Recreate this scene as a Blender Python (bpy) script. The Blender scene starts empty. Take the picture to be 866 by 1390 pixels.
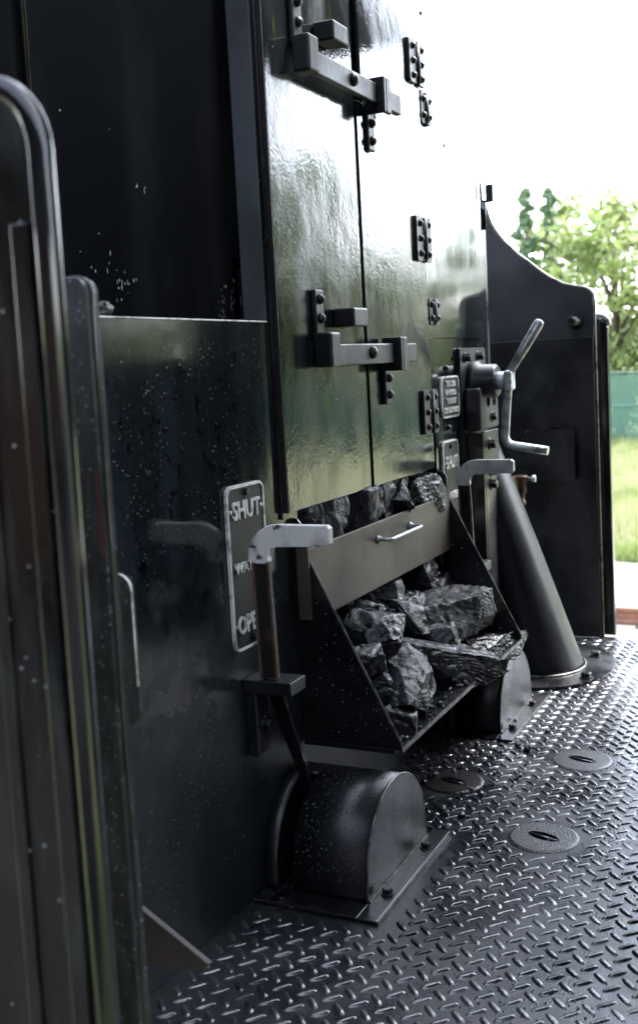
import bpy, bmesh, math, random
from mathutils import Vector, Matrix, noise
R = math.radians
PI = math.pi
random.seed(7)
sc = bpy.context.scene
COL = sc.collection

# ------------------------------------------------------------------ camera solved from the vanishing points
VP1 = (1150., 460.); VP2 = (-2640., 662.); PP = (433., 650.)
F = math.sqrt(-((VP1[0]-PP[0])*(VP2[0]-PP[0]) + (VP1[1]-PP[1])*(VP2[1]-PP[1])))
def _d(v): return Vector((v[0]-PP[0], -(v[1]-PP[1]), -F)).normalized()
AX = _d(VP1); AY = _d(VP2); AY = (AY - AX*AX.dot(AY)).normalized(); AZ = AX.cross(AY)
RM = Matrix((AX, AY, AZ))
EYE = Vector((0, 0, 1.0))
def ray(x, y): return RM @ Vector((x-PP[0], -(y-PP[1]), -F))
def onX(x, y, v): r = ray(x, y); return EYE + r*(v/r.x)
def onY(x, y, v): r = ray(x, y); return EYE + r*(v/r.y)
def onZ(x, y, v=0.): r = ray(x, y); return EYE + r*((v-EYE.z)/r.z)
cd = bpy.data.cameras.new('camera'); cam = bpy.data.objects.new('camera', cd); COL.objects.link(cam)
cam.matrix_world = Matrix.Translation(EYE) @ RM.to_4x4()
cd.sensor_fit = 'HORIZONTAL'; cd.sensor_width = 36; cd.lens = F*36/866
cd.shift_y = -45/866; cd.clip_start = .05; cd.clip_end = 2000
cd.dof.use_dof = True; cd.dof.focus_distance = 2.3; cd.dof.aperture_fstop = 8.0
sc.camera = cam

# ------------------------------------------------------------------ materials
def mat(name, base, rough=.5, metal=0., spec=.5, coat=0., base2=None, bscale=6., bpos=(.45, .65), stretch=(1, 1, 1),
        rough2=None, rscale=5., bumps=(), specks=0., speck_col=(.35, .36, .38), speck_scale=60., speck_r=.10, ior=1.5,
        zrough=None, base3=None, b3scale=3., b3pos=(.55, .7), b3stretch=(1, 1, 1), trans=0.):
    m = bpy.data.materials.new(name); m.use_nodes = True
    nt = m.node_tree; N = nt.nodes; L = nt.links
    b = N['Principled BSDF']
    b.inputs['Metallic'].default_value = metal; b.inputs['IOR'].default_value = ior
    b.inputs['Specular IOR Level'].default_value = spec
    b.inputs['Coat Weight'].default_value = coat; b.inputs['Coat Roughness'].default_value = .04
    tc = N.new('ShaderNodeTexCoord')
    def noise_fac(scale, lo, hi, st=(1, 1, 1), detail=5., seed=0.):
        mp = N.new('ShaderNodeMapping'); mp.inputs['Scale'].default_value = st; mp.inputs['Location'].default_value = (seed, seed*1.7, seed*.3)
        L.new(tc.outputs['Object'], mp.inputs['Vector'])
        n = N.new('ShaderNodeTexNoise'); n.inputs['Scale'].default_value = scale; n.inputs['Detail'].default_value = detail
        n.inputs['Roughness'].default_value = .6
        L.new(mp.outputs[0], n.inputs['Vector'])
        mr = N.new('ShaderNodeMapRange'); mr.inputs['From Min'].default_value = lo; mr.inputs['From Max'].default_value = hi
        mr.interpolation_type = 'SMOOTHSTEP'
        L.new(n.outputs['Fac'], mr.inputs['Value']); return mr.outputs[0]
    def mixc(fac, a, bcol):
        mx = N.new('ShaderNodeMix'); mx.data_type = 'RGBA'
        L.new(fac, mx.inputs['Factor'])
        if isinstance(a, tuple): mx.inputs[6].default_value = (*a, 1)
        else: L.new(a, mx.inputs[6])
        mx.inputs[7].default_value = (*bcol, 1); return mx.outputs[2]
    c = tuple(base)
    if base2: c = mixc(noise_fac(bscale, bpos[0], bpos[1], stretch), c, base2)
    if base3: c = mixc(noise_fac(b3scale, b3pos[0], b3pos[1], b3stretch, seed=4.), c, base3)
    rr = None
    if rough2 is not None:
        f = noise_fac(rscale, .35, .68, stretch, seed=9.)
        mr = N.new('ShaderNodeMapRange'); mr.inputs['To Min'].default_value = rough; mr.inputs['To Max'].default_value = rough2
        L.new(f, mr.inputs['Value']); L.new(mr.outputs[0], b.inputs['Roughness'])
    else: b.inputs['Roughness'].default_value = rough
    if zrough:
        sx = N.new('ShaderNodeSeparateXYZ'); L.new(tc.outputs['Object'], sx.inputs[0])
        z1 = N.new('ShaderNodeMath'); z1.operation = 'MULTIPLY_ADD'; z1.inputs[1].default_value = .45
        L.new(noise_fac(7., .3, .7, seed=2.), z1.inputs[0]); L.new(sx.outputs['Z'], z1.inputs[2])
        m2 = N.new('ShaderNodeMapRange'); m2.interpolation_type = 'SMOOTHSTEP'
        for k_, v_ in zip(('From Min', 'From Max', 'To Min', 'To Max'), zrough): m2.inputs[k_].default_value = v_
        L.new(z1.outputs[0], m2.inputs['Value'])
        ad = N.new('ShaderNodeMath'); ad.operation = 'ADD'; L.new(m2.outputs[0], ad.inputs[0]); L.new(b.inputs['Roughness'].links[0].from_socket, ad.inputs[1]); ad.use_clamp = True
        L.new(ad.outputs[0], b.inputs['Roughness'])
    if specks:
        v = N.new('ShaderNodeTexVoronoi'); v.inputs['Scale'].default_value = speck_scale
        L.new(tc.outputs['Object'], v.inputs['Vector'])
        lt = N.new('ShaderNodeMath'); lt.operation = 'LESS_THAN'; lt.inputs[1].default_value = speck_r
        L.new(v.outputs['Distance'], lt.inputs[0])
        sp = N.new('ShaderNodeSeparateColor'); L.new(v.outputs['Color'], sp.inputs[0])
        l2 = N.new('ShaderNodeMath'); l2.operation = 'LESS_THAN'; l2.inputs[1].default_value = specks
        L.new(sp.outputs[0], l2.inputs[0])
        mm = N.new('ShaderNodeMath'); mm.operation = 'MULTIPLY'; L.new(lt.outputs[0], mm.inputs[0]); L.new(l2.outputs[0], mm.inputs[1])
        c = mixc(mm.outputs[0], c, speck_col)
    if isinstance(c, tuple): b.inputs['Base Color'].default_value = (*c, 1)
    else: L.new(c, b.inputs['Base Color'])
    prev = None
    for (scale, strength, dist) in bumps:
        n = N.new('ShaderNodeTexNoise'); n.inputs['Scale'].default_value = scale; n.inputs['Detail'].default_value = 3
        L.new(tc.outputs['Object'], n.inputs['Vector'])
        bp = N.new('ShaderNodeBump'); bp.inputs['Strength'].default_value = strength; bp.inputs['Distance'].default_value = dist
        L.new(n.outputs['Fac'], bp.inputs['Height'])
        if prev: L.new(prev, bp.inputs['Normal'])
        prev = bp.outputs[0]
    if prev: L.new(prev, b.inputs['Normal']); L.new(prev, b.inputs['Coat Normal'])
    if trans:
        t = N.new('ShaderNodeBsdfTranslucent'); ms = N.new('ShaderNodeMixShader'); ms.inputs[0].default_value = trans
        if isinstance(c, tuple): t.inputs[0].default_value = (*c, 1)
        else: L.new(c, t.inputs[0])
        L.new(b.outputs[0], ms.inputs[1]); L.new(t.outputs[0], ms.inputs[2]); L.new(ms.outputs[0], N['Material Output'].inputs[0])
    return m

BLK = (.0052, .0075, .0092)
M = {}
M['wall'] = mat('gloss_black_paint', BLK, .07, ior=1.47, base2=(.010, .014, .017), bscale=5, rough2=.13, rscale=6, zrough=(.42, 1.0, .34, 0.), stretch=(2, 1, .5),
                bumps=((3, .05, .02), (45, .035, .002)), specks=.22, speck_scale=130, speck_r=.11, speck_col=(.16, .165, .18), base3=(.0012, .0014, .002), b3scale=38, b3pos=(.58, .66))
M['recess'] = mat('dull_black_paint', (.0026, .0030, .0040), .6, spec=0., base2=(.0052, .0058, .0068), bscale=2.2, stretch=(1.5, 1, .4),
                  specks=.05, speck_scale=40, speck_r=.07, speck_col=(.12, .12, .13))
M['jamb'] = mat('sky_lit_black_paint', (.065, .072, .082), .35, base2=(.04, .045, .05), bscale=4, bumps=((60, .1, .002),))  # black jamb made lighter: skylight put into its colour
M['door'] = mat('wrinkled_black_paint', (.004, .0055, .007), .07, ior=1.55, base2=(.008, .011, .011), bscale=3.2, bpos=(.45, .62), stretch=(1.6, 1, .6), rough2=.22, rscale=6,
                bumps=((4, .12, .012), (24, .11, .004), (120, .13, .0018)), base3=(.045, .047, .010), b3scale=9, b3pos=(.61, .72), b3stretch=(2, 1, .45),
                specks=.08, speck_scale=60, speck_r=.08)
M['paint'] = mat('black_paint', (.004, .0045, .006), .2, base2=(.010, .0105, .0125), bscale=9, rough2=.4, bumps=((70, .08, .002),), specks=.1, speck_scale=90)
M['latch'] = mat('latch_paint', (.0035, .004, .0055), .38, spec=.35, base2=(.009, .0095, .011), bscale=22, rough2=.55, bumps=((60, .2, .003),), base3=(.03, .022, .018), b3scale=60, b3pos=(.66, .74))
M['satin'] = mat('satin_black_paint', (.0045, .0052, .0075), .34, spec=.4, base2=(.008, .009, .0115), bscale=12, rough2=.48, bumps=((80, .1, .002),))
M['bin'] = mat('black_plate', (.003, .0033, .0045), .2, base2=(.008, .008, .009), bscale=8, rough2=.42, bumps=((50, .08, .002),), specks=.35, speck_scale=55, speck_r=.08, base3=(.03, .027, .024), b3scale=14, b3pos=(.66, .75))
M['edge'] = mat('worn_steel_edge', (.14, .135, .13), .4, metal=.7, base2=(.03, .027, .025), bscale=30)
M['board'] = mat('worn_brown_steel', (.046, .035, .031), .42, spec=.3, metal=.0, base2=(.024, .020, .019), bscale=7, bpos=(.4, .7), rough2=.55, bumps=((14, .08, .004),), base3=(.055, .05, .024), b3scale=7, b3pos=(.62, .75), b3stretch=(1, 1, 3))
M['steel'] = mat('bare_steel', (.36, .38, .38), .38, metal=.7, base2=(.15, .16, .16), bscale=30, rough2=.5, bumps=((90, .1, .002),))
M['white'] = mat('chipped_white_paint', (.52, .51, .48), .45, base2=(.36, .35, .33), bscale=18, base3=(.05, .045, .04), b3scale=40, b3pos=(.58, .66), bumps=((60, .15, .002),))
M['grey_grip'] = mat('grey_white_paint', (.34, .34, .32), .4, base2=(.22, .22, .21), bscale=16, base3=(.05, .05, .045), b3scale=50, b3pos=(.62, .7), bumps=((60, .2, .002),))
M['rustbar'] = mat('greasy_bar', (.008, .007, .007), .4, base2=(.035, .02, .014), bscale=22, bpos=(.55, .7), bumps=((60, .2, .002),))
M['rust'] = mat('rusty_edge', (.085, .042, .028), .6, base2=(.03, .02, .016), bscale=30, bumps=((90, .2, .002),))
M['border'] = mat('cast_white_border', (.50, .50, .47), .45, base2=(.16, .16, .155), bscale=35, bumps=((70, .2, .002),))
M['letter'] = mat('cast_letters', (.46, .46, .44), .4, base2=(.16, .16, .16), bscale=50)
M['platebk'] = mat('plate_ground', (.006, .0065, .0075), .5, spec=.25, base2=(.011, .0115, .0125), bscale=20, bumps=((60, .2, .002),))
M['platebk2'] = mat('plate_ground_worn', (.012, .012, .011), .5, spec=.3, base2=(.022, .022, .018), bscale=20)
M['brass'] = mat('tarnished_brass', (.07, .04, .026), .45, metal=.7, base2=(.03, .018, .013), bscale=25)
M['coal'] = mat('coal', (.0036, .0042, .006), .2, base2=(.009, .0095, .011), bscale=14, rough2=.6, rscale=18,
                bumps=((30, .35, .010), (90, .5, .005), (240, .5, .003)))
M['coal_dull'] = mat('coal_dull', (.007, .0078, .010), .42, base2=(.014, .015, .019), bscale=14, rough2=.65, rscale=12, bumps=((40, .6, .008), (150, .7, .003)))
M['floor'] = mat('wet_steel_floor', (.018, .019, .023), .15, metal=.3, base2=(.014, .015, .02), bscale=4.5, bpos=(.42, .6), rough2=.45, rscale=9,
                 bumps=((60, .12, .003), (260, .35, .0015)), base3=(.03, .023, .02), b3scale=3, b3pos=(.6, .75))
M['lug'] = mat('worn_tread', (.11, .113, .12), .13, metal=.75, base2=(.018, .019, .023), bscale=5, rough2=.36, rscale=9, bumps=((200, .25, .0015),))
M['lid'] = mat('grainy_lid', (.018, .019, .023), .28, metal=.3, base2=(.012, .012, .014), bscale=12, bumps=((220, .8, .003),))
M['lid_rust'] = mat('rusty_lid', (.018, .0145, .0135), .32, metal=.3, base2=(.02, .017, .016), bscale=12, bumps=((220, .8, .003),))
M['drop'] = mat('water_drop', (.014, .014, .016), .05, ior=1.45)
M['side2'] = mat('dirty_side_paint', (.005, .006, .0075), .3, base2=(.020, .021, .024), bscale=30, bpos=(.4, .7), stretch=(1, 2, .5), rough2=.5, bumps=((60, .15, .002),), specks=.5, speck_scale=120, speck_r=.2, speck_col=(.09, .09, .10))
M['chip'] = mat('grey_paint_chip', (.12, .125, .13), .5)
M['bead'] = mat('polished_black', (.004, .005, .006), .08, ior=1.5, base2=(.007, .008, .009), bscale=9, rough2=.18, bumps=((30, .06, .002),))
M['side'] = mat('side_paint', (.003, .0035, .0038), .09, base2=(.015, .017, .017), bscale=20, rough2=.42, stretch=(1, 2, .35), bumps=((8, .12, .01), (70, .15, .002)),
                specks=.2, speck_scale=70, base3=(.02, .013, .011), b3scale=5, b3pos=(.62, .8))
M['red'] = mat('red_reflection', (.06, .007, .005), .4)  # red reflection painted on as thin strips
M['sleeve'] = mat('dark_cab_paint', (.005, .0055, .005), .5, spec=.1)
M['brick'] = mat('brick', (.20, .10, .07), .8, base2=(.14, .08, .06), bscale=20)
M['leaf'] = mat('leaf', (.17, .23, .07), .5, base2=(.24, .28, .11), bscale=.5, trans=.4)
M['leaf_dark'] = mat('dark_leaf', (.11, .18, .09), .55, base2=(.16, .22, .12), bscale=.7, trans=.2)
M['bark'] = mat('bark', (.09, .07, .05), .9)
M['grass'] = mat('grass', (.17, .22, .06), .7, base2=(.32, .33, .17), bscale=.6, bpos=(.4, .6), trans=.3)
M['ground'] = mat('ground', (.20, .22, .09), .9, base2=(.30, .29, .18), bscale=.4, bumps=((3, .5, .05),))
M['gravel'] = mat('pale_gravel', (.42, .40, .38), .9, base2=(.30, .28, .26), bscale=3, bumps=((30, .6, .03),))
M['ballast'] = mat('ballast', (.34, .29, .27), .9, base2=(.15, .12, .11), bscale=9, bpos=(.45, .55), bumps=((20, .9, .05),))
M['rail'] = mat('rusty_rail', (.22, .10, .06), .6, base2=(.16, .07, .045), bscale=8)
M['railtop'] = mat('rail_top', (.35, .28, .24), .35, metal=.6)
M['sleeper'] = mat('sleeper', (.16, .13, .11), .9)
M['post'] = mat('fence_post', (.12, .20, .17), .6)
M['tarmac'] = mat('tarmac', (.045, .045, .045), .9, base2=(.03, .03, .03), bscale=2)
M['wing'] = mat('wing_paint', (.011, .012, .0165), .35, base2=(.015, .016, .02), bscale=7, rough2=.5, bumps=((40, .08, .002),))
def net_mat():
    m = bpy.data.materials.new('green_netting'); m.use_nodes = True; nt = m.node_tree; N = nt.nodes; L = nt.links
    b = N['Principled BSDF']; b.inputs['Base Color'].default_value = (.075, .16, .115, 1); b.inputs['Roughness'].default_value = .7
    t = N.new('ShaderNodeBsdfTransparent'); ms = N.new('ShaderNodeMixShader'); ms.inputs[0].default_value = .35
    L.new(b.outputs[0], ms.inputs[1]); L.new(t.outputs[0], ms.inputs[2]); L.new(ms.outputs[0], N['Material Output'].inputs[0])
    return m
M['net'] = net_mat()

# ------------------------------------------------------------------ helpers
def add_box(bm, x0, x1, y0, y1, z0, z1, bev=0., seg=2, mi=0):
    vs = [bm.verts.new((x, y, z)) for x in (x0, x1) for y in (y0, y1) for z in (z0, z1)]
    fs = [bm.faces.new([vs[i] for i in q]) for q in ((0, 1, 3, 2), (4, 6, 7, 5), (0, 4, 5, 1), (2, 3, 7, 6), (0, 2, 6, 4), (1, 5, 7, 3))]
    for f in fs: f.material_index = mi
    if bev:
        es = list({e for f in fs for e in f.edges})
        bmesh.ops.bevel(bm, geom=es, offset=bev, segments=seg, affect='EDGES', profile=.5)
    return vs
def prism(bm, pts, vec, bev=0., mi=0, seg=1):
    """pts: closed outline (3-D), extruded by vec"""
    vec = Vector(vec)
    a = [bm.verts.new(p) for p in pts]; b = [bm.verts.new(Vector(p)+vec) for p in pts]
    n = len(pts); fs = [bm.faces.new(a[::-1]), bm.faces.new(b)]
    for i in range(n): fs.append(bm.faces.new((a[i], a[(i+1) % n], b[(i+1) % n], b[i])))
    for f in fs: f.material_index = mi
    if bev:
        es = list({e for e in fs[0].edges} | {e for e in fs[1].edges})
        bmesh.ops.bevel(bm, geom=es, offset=bev, segments=seg, affect='EDGES', profile=.5)
    bmesh.ops.recalc_face_normals(bm, faces=[f for f in bm.faces])
def rrect(x0, x1, z0, z1, r, n=5):
    pts = []
    for cx, cz, a0 in ((x1-r, z1-r, 0), (x0+r, z1-r, 90), (x0+r, z0+r, 180), (x1-r, z0+r, 270)):
        for i in range(n+1):
            a = R(a0+90*i/n); pts.append((cx+r*math.cos(a), cz+r*math.sin(a)))
    return pts
def basis(d):
    d = d.normalized(); u = d.orthogonal().normalized(); return u, d.cross(u)
def tube(bm, pts, rad, seg=14, cap=True, mi=0, closed=False):
    pts = [Vector(p) for p in pts]; n = len(pts)
    if not hasattr(rad, '__len__'): rad = [rad]*n
    t0 = (pts[1]-pts[0]).normalized(); u, v = basis(t0); rings = []
    for i, p in enumerate(pts):
        if i == 0: t = t0
        elif i == n-1: t = (pts[i]-pts[i-1]).normalized()
        else: t = ((pts[i]-pts[i-1]).normalized()+(pts[i+1]-pts[i]).normalized()).normalized()
        q = t0.rotation_difference(t); u = (q @ u); u = (u-t*u.dot(t)).normalized(); v = t.cross(u); t0 = t
        rings.append([bm.verts.new(p+rad[i]*(math.cos(2*PI*k/seg)*u+math.sin(2*PI*k/seg)*v)) for k in range(seg)])
    for a, b in zip(rings, rings[1:]):
        for k in range(seg):
            f = bm.faces.new((a[k], a[(k+1) % seg], b[(k+1) % seg], b[k])); f.material_index = mi; f.smooth = True
    if cap:
        f = bm.faces.new(rings[0][::-1]); f.material_index = mi
        f = bm.faces.new(rings[-1]); f.material_index = mi
def round_path(pts, r, n=6):
    pts = [Vector(p) for p in pts]; out = [pts[0]]
    for a, b, c in zip(pts, pts[1:], pts[2:]):
        d1 = (a-b).normalized(); d2 = (c-b).normalized(); k = min(r, (a-b).length*.45, (c-b).length*.45)
        p, q = b+d1*k, b+d2*k
        for i in range(n+1):
            t = i/n; out.append((1-t)**2*p+2*t*(1-t)*b+t*t*q)
    out.append(pts[-1]); return out
def lathe(bm, origin, axis, prof, seg=20, mi=0, smooth=True):
    """prof: (distance along axis, radius)"""
    o = Vector(origin); ax = Vector(axis).normalized(); u, v = basis(ax); rings = []
    for d, r in prof:
        rings.append([bm.verts.new(o+ax*d+max(r, 1e-5)*(math.cos(2*PI*k/seg)*u+math.sin(2*PI*k/seg)*v)) for k in range(seg)])
    for a, b in zip(rings, rings[1:]):
        for k in range(seg):
            f = bm.faces.new((a[k], a[(k+1) % seg], b[(k+1) % seg], b[k])); f.smooth = smooth; f.material_index = mi
    bm.faces.new(rings[0][::-1]).material_index = mi; bm.faces.new(rings[-1]).material_index = mi
def hexbolt(bm, p, ax, r=.012, h=.009, dome=False, mi=0):
    if dome: lathe(bm, p, ax, [(0, r), (h*.45, r*.93), (h*.8, r*.62), (h, r*.15)], 12, mi)
    else:
        lathe(bm, p, ax, [(0, r*1.35), (h*.18, r*1.35)], 16, mi)
        lathe(bm, Vector(p)+Vector(ax).normalized()*h*.18, ax, [(0, r), (h*.75, r), (h*.9, r*.85)], 6, mi, smooth=False)
def empty(name, loc, label, cat, group=None, kind=None):
    o = bpy.data.objects.new(name, None); COL.objects.link(o); o.location = loc; o.empty_display_size = .05
    tag(o, label, cat, group, kind); return o
def tag(o, label=None, cat=None, group=None, kind=None):
    if label: o['label'] = label
    if cat: o['category'] = cat
    if group: o['group'] = group
    if kind: o['kind'] = kind
    return o
def woff(o):
    v = Vector(o.location)
    while o.parent: o = o.parent; v += Vector(o.location)
    return v
def build(name, bm, mats, parent=None, smooth=None, label=None, kind=None, origin=None):
    """bm is in world coordinates"""
    if not isinstance(mats, (list, tuple)): mats = [mats]
    off = woff(parent) if parent else Vector(origin or (0, 0, 0))
    bmesh.ops.recalc_face_normals(bm, faces=bm.faces)
    if off.length: bmesh.ops.translate(bm, verts=bm.verts, vec=-off)
    me = bpy.data.meshes.new(name); bm.to_mesh(me); bm.free()
    for m in mats: me.materials.append(m)
    if smooth is not None:
        for p in me.polygons: p.use_smooth = smooth
    o = bpy.data.objects.new(name, me); COL.objects.link(o)
    if parent: o.parent = parent
    else: o.location = off
    if label: o['label'] = label
    if kind: o['kind'] = kind
    return o
def children(o): return [c for c in bpy.data.objects if c.parent == o]
def copy_tree(o, parent=None):
    c = o.copy(); COL.objects.link(c); c.parent = parent
    for ch in children(o):
        if ch != c: copy_tree(ch, c)
    return c
def text_bm(body, size, x, y, z, extrude=.002, width=None, bold=.0):
    """raised lettering on a wall whose outside faces -Y; x,z = centre"""
    cu = bpy.data.curves.new('t', 'FONT'); cu.body = body; cu.size = size; cu.extrude = extrude; cu.offset = bold
    cu.align_x = 'CENTER'; cu.align_y = 'CENTER'; cu.bevel_depth = .0003; cu.resolution_u = 3
    o = bpy.data.objects.new('t', cu); COL.objects.link(o)
    bpy.context.view_layer.update()
    me = bpy.data.meshes.new_from_object(o.evaluated_get(bpy.context.evaluated_depsgraph_get()))
    bm = bmesh.new(); bm.from_mesh(me)
    bpy.data.objects.remove(o); bpy.data.curves.remove(cu); bpy.data.meshes.remove(me)
    if width:
        w = max(v.co.x for v in bm.verts)-min(v.co.x for v in bm.verts)
        for v in bm.verts: v.co.x *= width/w
    h0 = min(v.co.y for v in bm.verts); h1 = max(v.co.y for v in bm.verts); mx = (max(v.co.x for v in bm.verts)+min(v.co.x for v in bm.verts))/2
    for v in bm.verts:
        a, b_, c = v.co; v.co = (x+a-mx, y-c, z+b_-(h0+h1)/2)
    return bm
def join_bm(dst, src):
    me = bpy.data.meshes.new('j'); src.to_mesh(me); src.free(); dst.from_mesh(me); bpy.data.meshes.remove(me)
def drops(bm, pts, nrm, rmin=.0012, rmax=.003):
    """little hemispheres of water on a surface"""
    for p in pts:
        n = Vector(nrm(p) if callable(nrm) else nrm).normalized(); u, v = basis(n)
        r = rmin+(rmax-rmin)*random.random()**2.5; s = 8
        base = [bm.verts.new(Vector(p)+r*(math.cos(2*PI*k/s)*u+math.sin(2*PI*k/s)*v)) for k in range(s)]
        mid = [bm.verts.new(Vector(p)+n*r*.38+r*.72*(math.cos(2*PI*k/s)*u+math.sin(2*PI*k/s)*v)) for k in range(s)]
        top = bm.verts.new(Vector(p)+n*r*.55)
        for k in range(s):
            bm.faces.new((base[k], base[(k+1) % s], mid[(k+1) % s], mid[k])).smooth = True
            bm.faces.new((mid[k], mid[(k+1) % s], top)).smooth = True

W = 1.022      # tender front wall plane

# ================================================================== SETTING
bm = bmesh.new(); add_box(bm, -300, 500, -400, 400, -2.2, -1.62)
tag(build('ground', bm, M['ground']), kind='structure')
bm = bmesh.new(); add_box(bm, 7.6, 10.9, -120, 120, -1.62, -1.56)
tag(build('ballast_bed', bm, M['ballast']), kind='structure')
bm = bmesh.new(); add_box(bm, 10.93, 13.4, -120, 120, -1.62, -1.54)
tag(build('gravel_path', bm, M['gravel']), kind='structure')
t = empty('railway_track', (9.4, 0, -1.55), 'rusty rail track on pale ballast beyond the footplate edge', 'track')
for i, x in enumerate((8.7, 10.15)):
    bm = bmesh.new()
    prism(bm, [(x+a, -60, -1.5+b) for a, b in ((-.07, 0), (.07, 0), (.07, .015), (.012, .04), (.012, .09), (.035, .105), (.035, .14), (-.035, .14), (-.035, .105), (-.012, .09), (-.012, .04), (-.07, .015))], (0, 120, 0))
    build('rail', bm, M['rail'], t)
for k in range(60):
    bm = bmesh.new(); y = -8+k*.65 if k < 60 else 0
    if k > 45: break
    add_box(bm, 8.2, 10.65, y, y+.24, -1.575, -1.505, .01)
    build('sleeper', bm, M['sleeper'], t)
# stones of the ballast
bm = bmesh.new(); rs = random.Random(3)
for k in range(2600):
    x = rs.uniform(9.3, 10.95); y = rs.uniform(-.5, 6); r = rs.uniform(.02, .05)
    m4 = Matrix.Translation((x, y, -1.555+r*.2)) @ Matrix.Rotation(rs.uniform(0, 6), 4, Vector((rs.random(), rs.random(), rs.random()+.1)).normalized()) @ Matrix.Diagonal((1, rs.uniform(.6, 1), rs.uniform(.5, .9), 1))
    bmesh.ops.create_icosphere(bm, subdivisions=1, radius=r, matrix=m4)
tag(build('ballast_stones', bm, M['gravel']), 'pale stones of ballast beside the rusty rail', 'ballast', kind='stuff')
# grass
bm = bmesh.new()
for k in range(26000):
    x = 13.3+18*rs.random()**1.5; y = x*rs.uniform(.10, .30)+rs.uniform(-.5, .5)
    if rs.random() < .2: y = rs.uniform(-18, 8)
    h = rs.uniform(.12, .42)*(1+.4*math.sin(x*1.3+y*2)); a = rs.uniform(0, PI); w = rs.uniform(.008, .02)
    dx, dy = math.cos(a)*w, math.sin(a)*w; lx, ly = rs.uniform(-.12, .12), rs.uniform(-.12, .12)
    bm.faces.new([bm.verts.new((x-dx, y-dy, -1.62)), bm.verts.new((x+dx, y+dy, -1.62)), bm.verts.new((x+lx, y+ly, -1.62+h))])
tag(build('long_grass', bm, M['grass']), 'long bright green and straw coloured grass in front of the green netting', 'grass', kind='stuff')
# green netting fence
t = empty('netting_fence', (31, 0, -1.62), 'green netting fence between the long grass and the trees', 'fence')
for k in range(-6, 6):
    bm = bmesh.new(); tube(bm, [(31, k*3+1, -1.62), (31, k*3+1, .6)], .035, 8); build('post', bm, M['post'], t)
bm = bmesh.new(); add_box(bm, 31.05, 31.06, -17, 16, -1.45, .35); build('netting', bm, M['net'], t)
bm = bmesh.new()
for z in (.42, -.5, -1.45): tube(bm, [(31.03, -17, z), (31.03, 16, z)], .02, 6)
build('rail', bm, M['post'], t)

# trees
def crown(bm, centres, nleaf, size, rs, flat=1.0):
    for (c, rad) in centres:
        for i in range(nleaf):
            d = Vector((rs.gauss(0, 1), rs.gauss(0, 1), rs.gauss(0, .8))).normalized()*rad*(rs.random()**.45)
            p = Vector(c)+Vector((d.x, d.y, d.z*flat)); s = size*rs.uniform(.6, 1.3)
            n = Vector((rs.gauss(0, 1), rs.gauss(0, 1), rs.gauss(.6, 1))).normalized(); u, v = basis(n)
            a = rs.uniform(0, PI); u2 = u*math.cos(a)+v*math.sin(a); v2 = n.cross(u2)
            bm.faces.new([bm.verts.new(p-u2*s), bm.verts.new(p+v2*s*.5), bm.verts.new(p+u2*s), bm.verts.new(p-v2*s*.5)])
def tree_mesh(h, w, seed, dark=False, n=55):
    rs = random.Random(seed); cr = bmesh.new(); tr = bmesh.new()
    tube(tr, [(0, 0, 0), (.1, .05, h*.3), (-.05, .1, h*.6), (0, 0, h*.9)], [h*.022, h*.016, h*.009, .02], 8)
    cs = []
    for k in range(n):
        if dark:
            z = h*(.12+.88*k/n); rr = w*.5*min(1., (1-k/n)*3.2)*(.55+.45*math.sin(k*.9)); a = rs.uniform(0, 6.28); q = rs.random()**.4
            c = Vector((rr*q*math.cos(a), rr*q*math.sin(a), z)); rad = rs.uniform(.25, .5)*(.45+.55*(1-k/n))
        else:
            a = rs.uniform(0, 6.28); z = rs.uniform(-1, 1); q = math.sqrt(1-z*z)*rs.uniform(.45, 1)
            c = Vector((w*.5*q*math.cos(a), w*.5*q*math.sin(a), h*.58+h*.38*z*rs.uniform(.7, 1.05))); rad = rs.uniform(.5, 1.15)
        cs.append((c, rad))
        if k % 3 == 0: 
            z0 = max(h*.15, min(c.z*.6, h*.8)); tube(tr, [(0, 0, z0), (c.x*.5, c.y*.5, (z0+c.z)/2+.1), c], [h*.008, h*.005, .015], 5)
    crown(cr, cs, 110 if not dark else 60, .15 if not dark else .12, rs, .75)
    return cr, tr
def plant_tree(x, y, h, w, seed, label, group, name='tree', dark=False, src=None, rz=0., s=1.):
    if src:
        o = copy_tree(src); o.location = (x, y, -1.62); o.rotation_euler = (0, 0, rz); o.scale = (s, s, s*random.uniform(.92, 1.08))
        o['label'] = label; return o
    o = empty(name, (0, 0, 0), label, 'tree', group)
    c, tr = tree_mesh(h, w, seed, dark)
    build('trunk', tr, M['bark'], o); build('crown', c, M['leaf_dark' if dark else 'leaf'], o)
    o.location = (x, y, -1.62); return o
G1 = 'leafy trees behind the netting fence'
ta = plant_tree(36, 6.6, 7.6, 6.4, 11, 'bright yellow-green leafy tree at the right edge behind the netting', G1, 'leafy_tree')
tb = plant_tree(38.5, 8.3, 7.9, 7.4, 12, 'pale loose-leaved tree between the thin dark conifers and the fullest green tree', G1, 'leafy_tree')
c1 = plant_tree(36, 9.45, 8.1, 1.9, 13, 'thin dark green conifer nearest the curved edge of the wing plate', 'thin conifers behind the fence', 'conifer_tree', dark=True)
c2 = plant_tree(36, 8.7, 8.3, 1.1, 14, '', 'thin conifers behind the fence', src=c1, rz=2., s=1.02)
c2['label'] = 'thin dark conifer top, the taller and further right of the two'
rs = random.Random(21)
k = 0
lab = 'leafy green tree seen only as a reflection in the glossy black doors'
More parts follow.
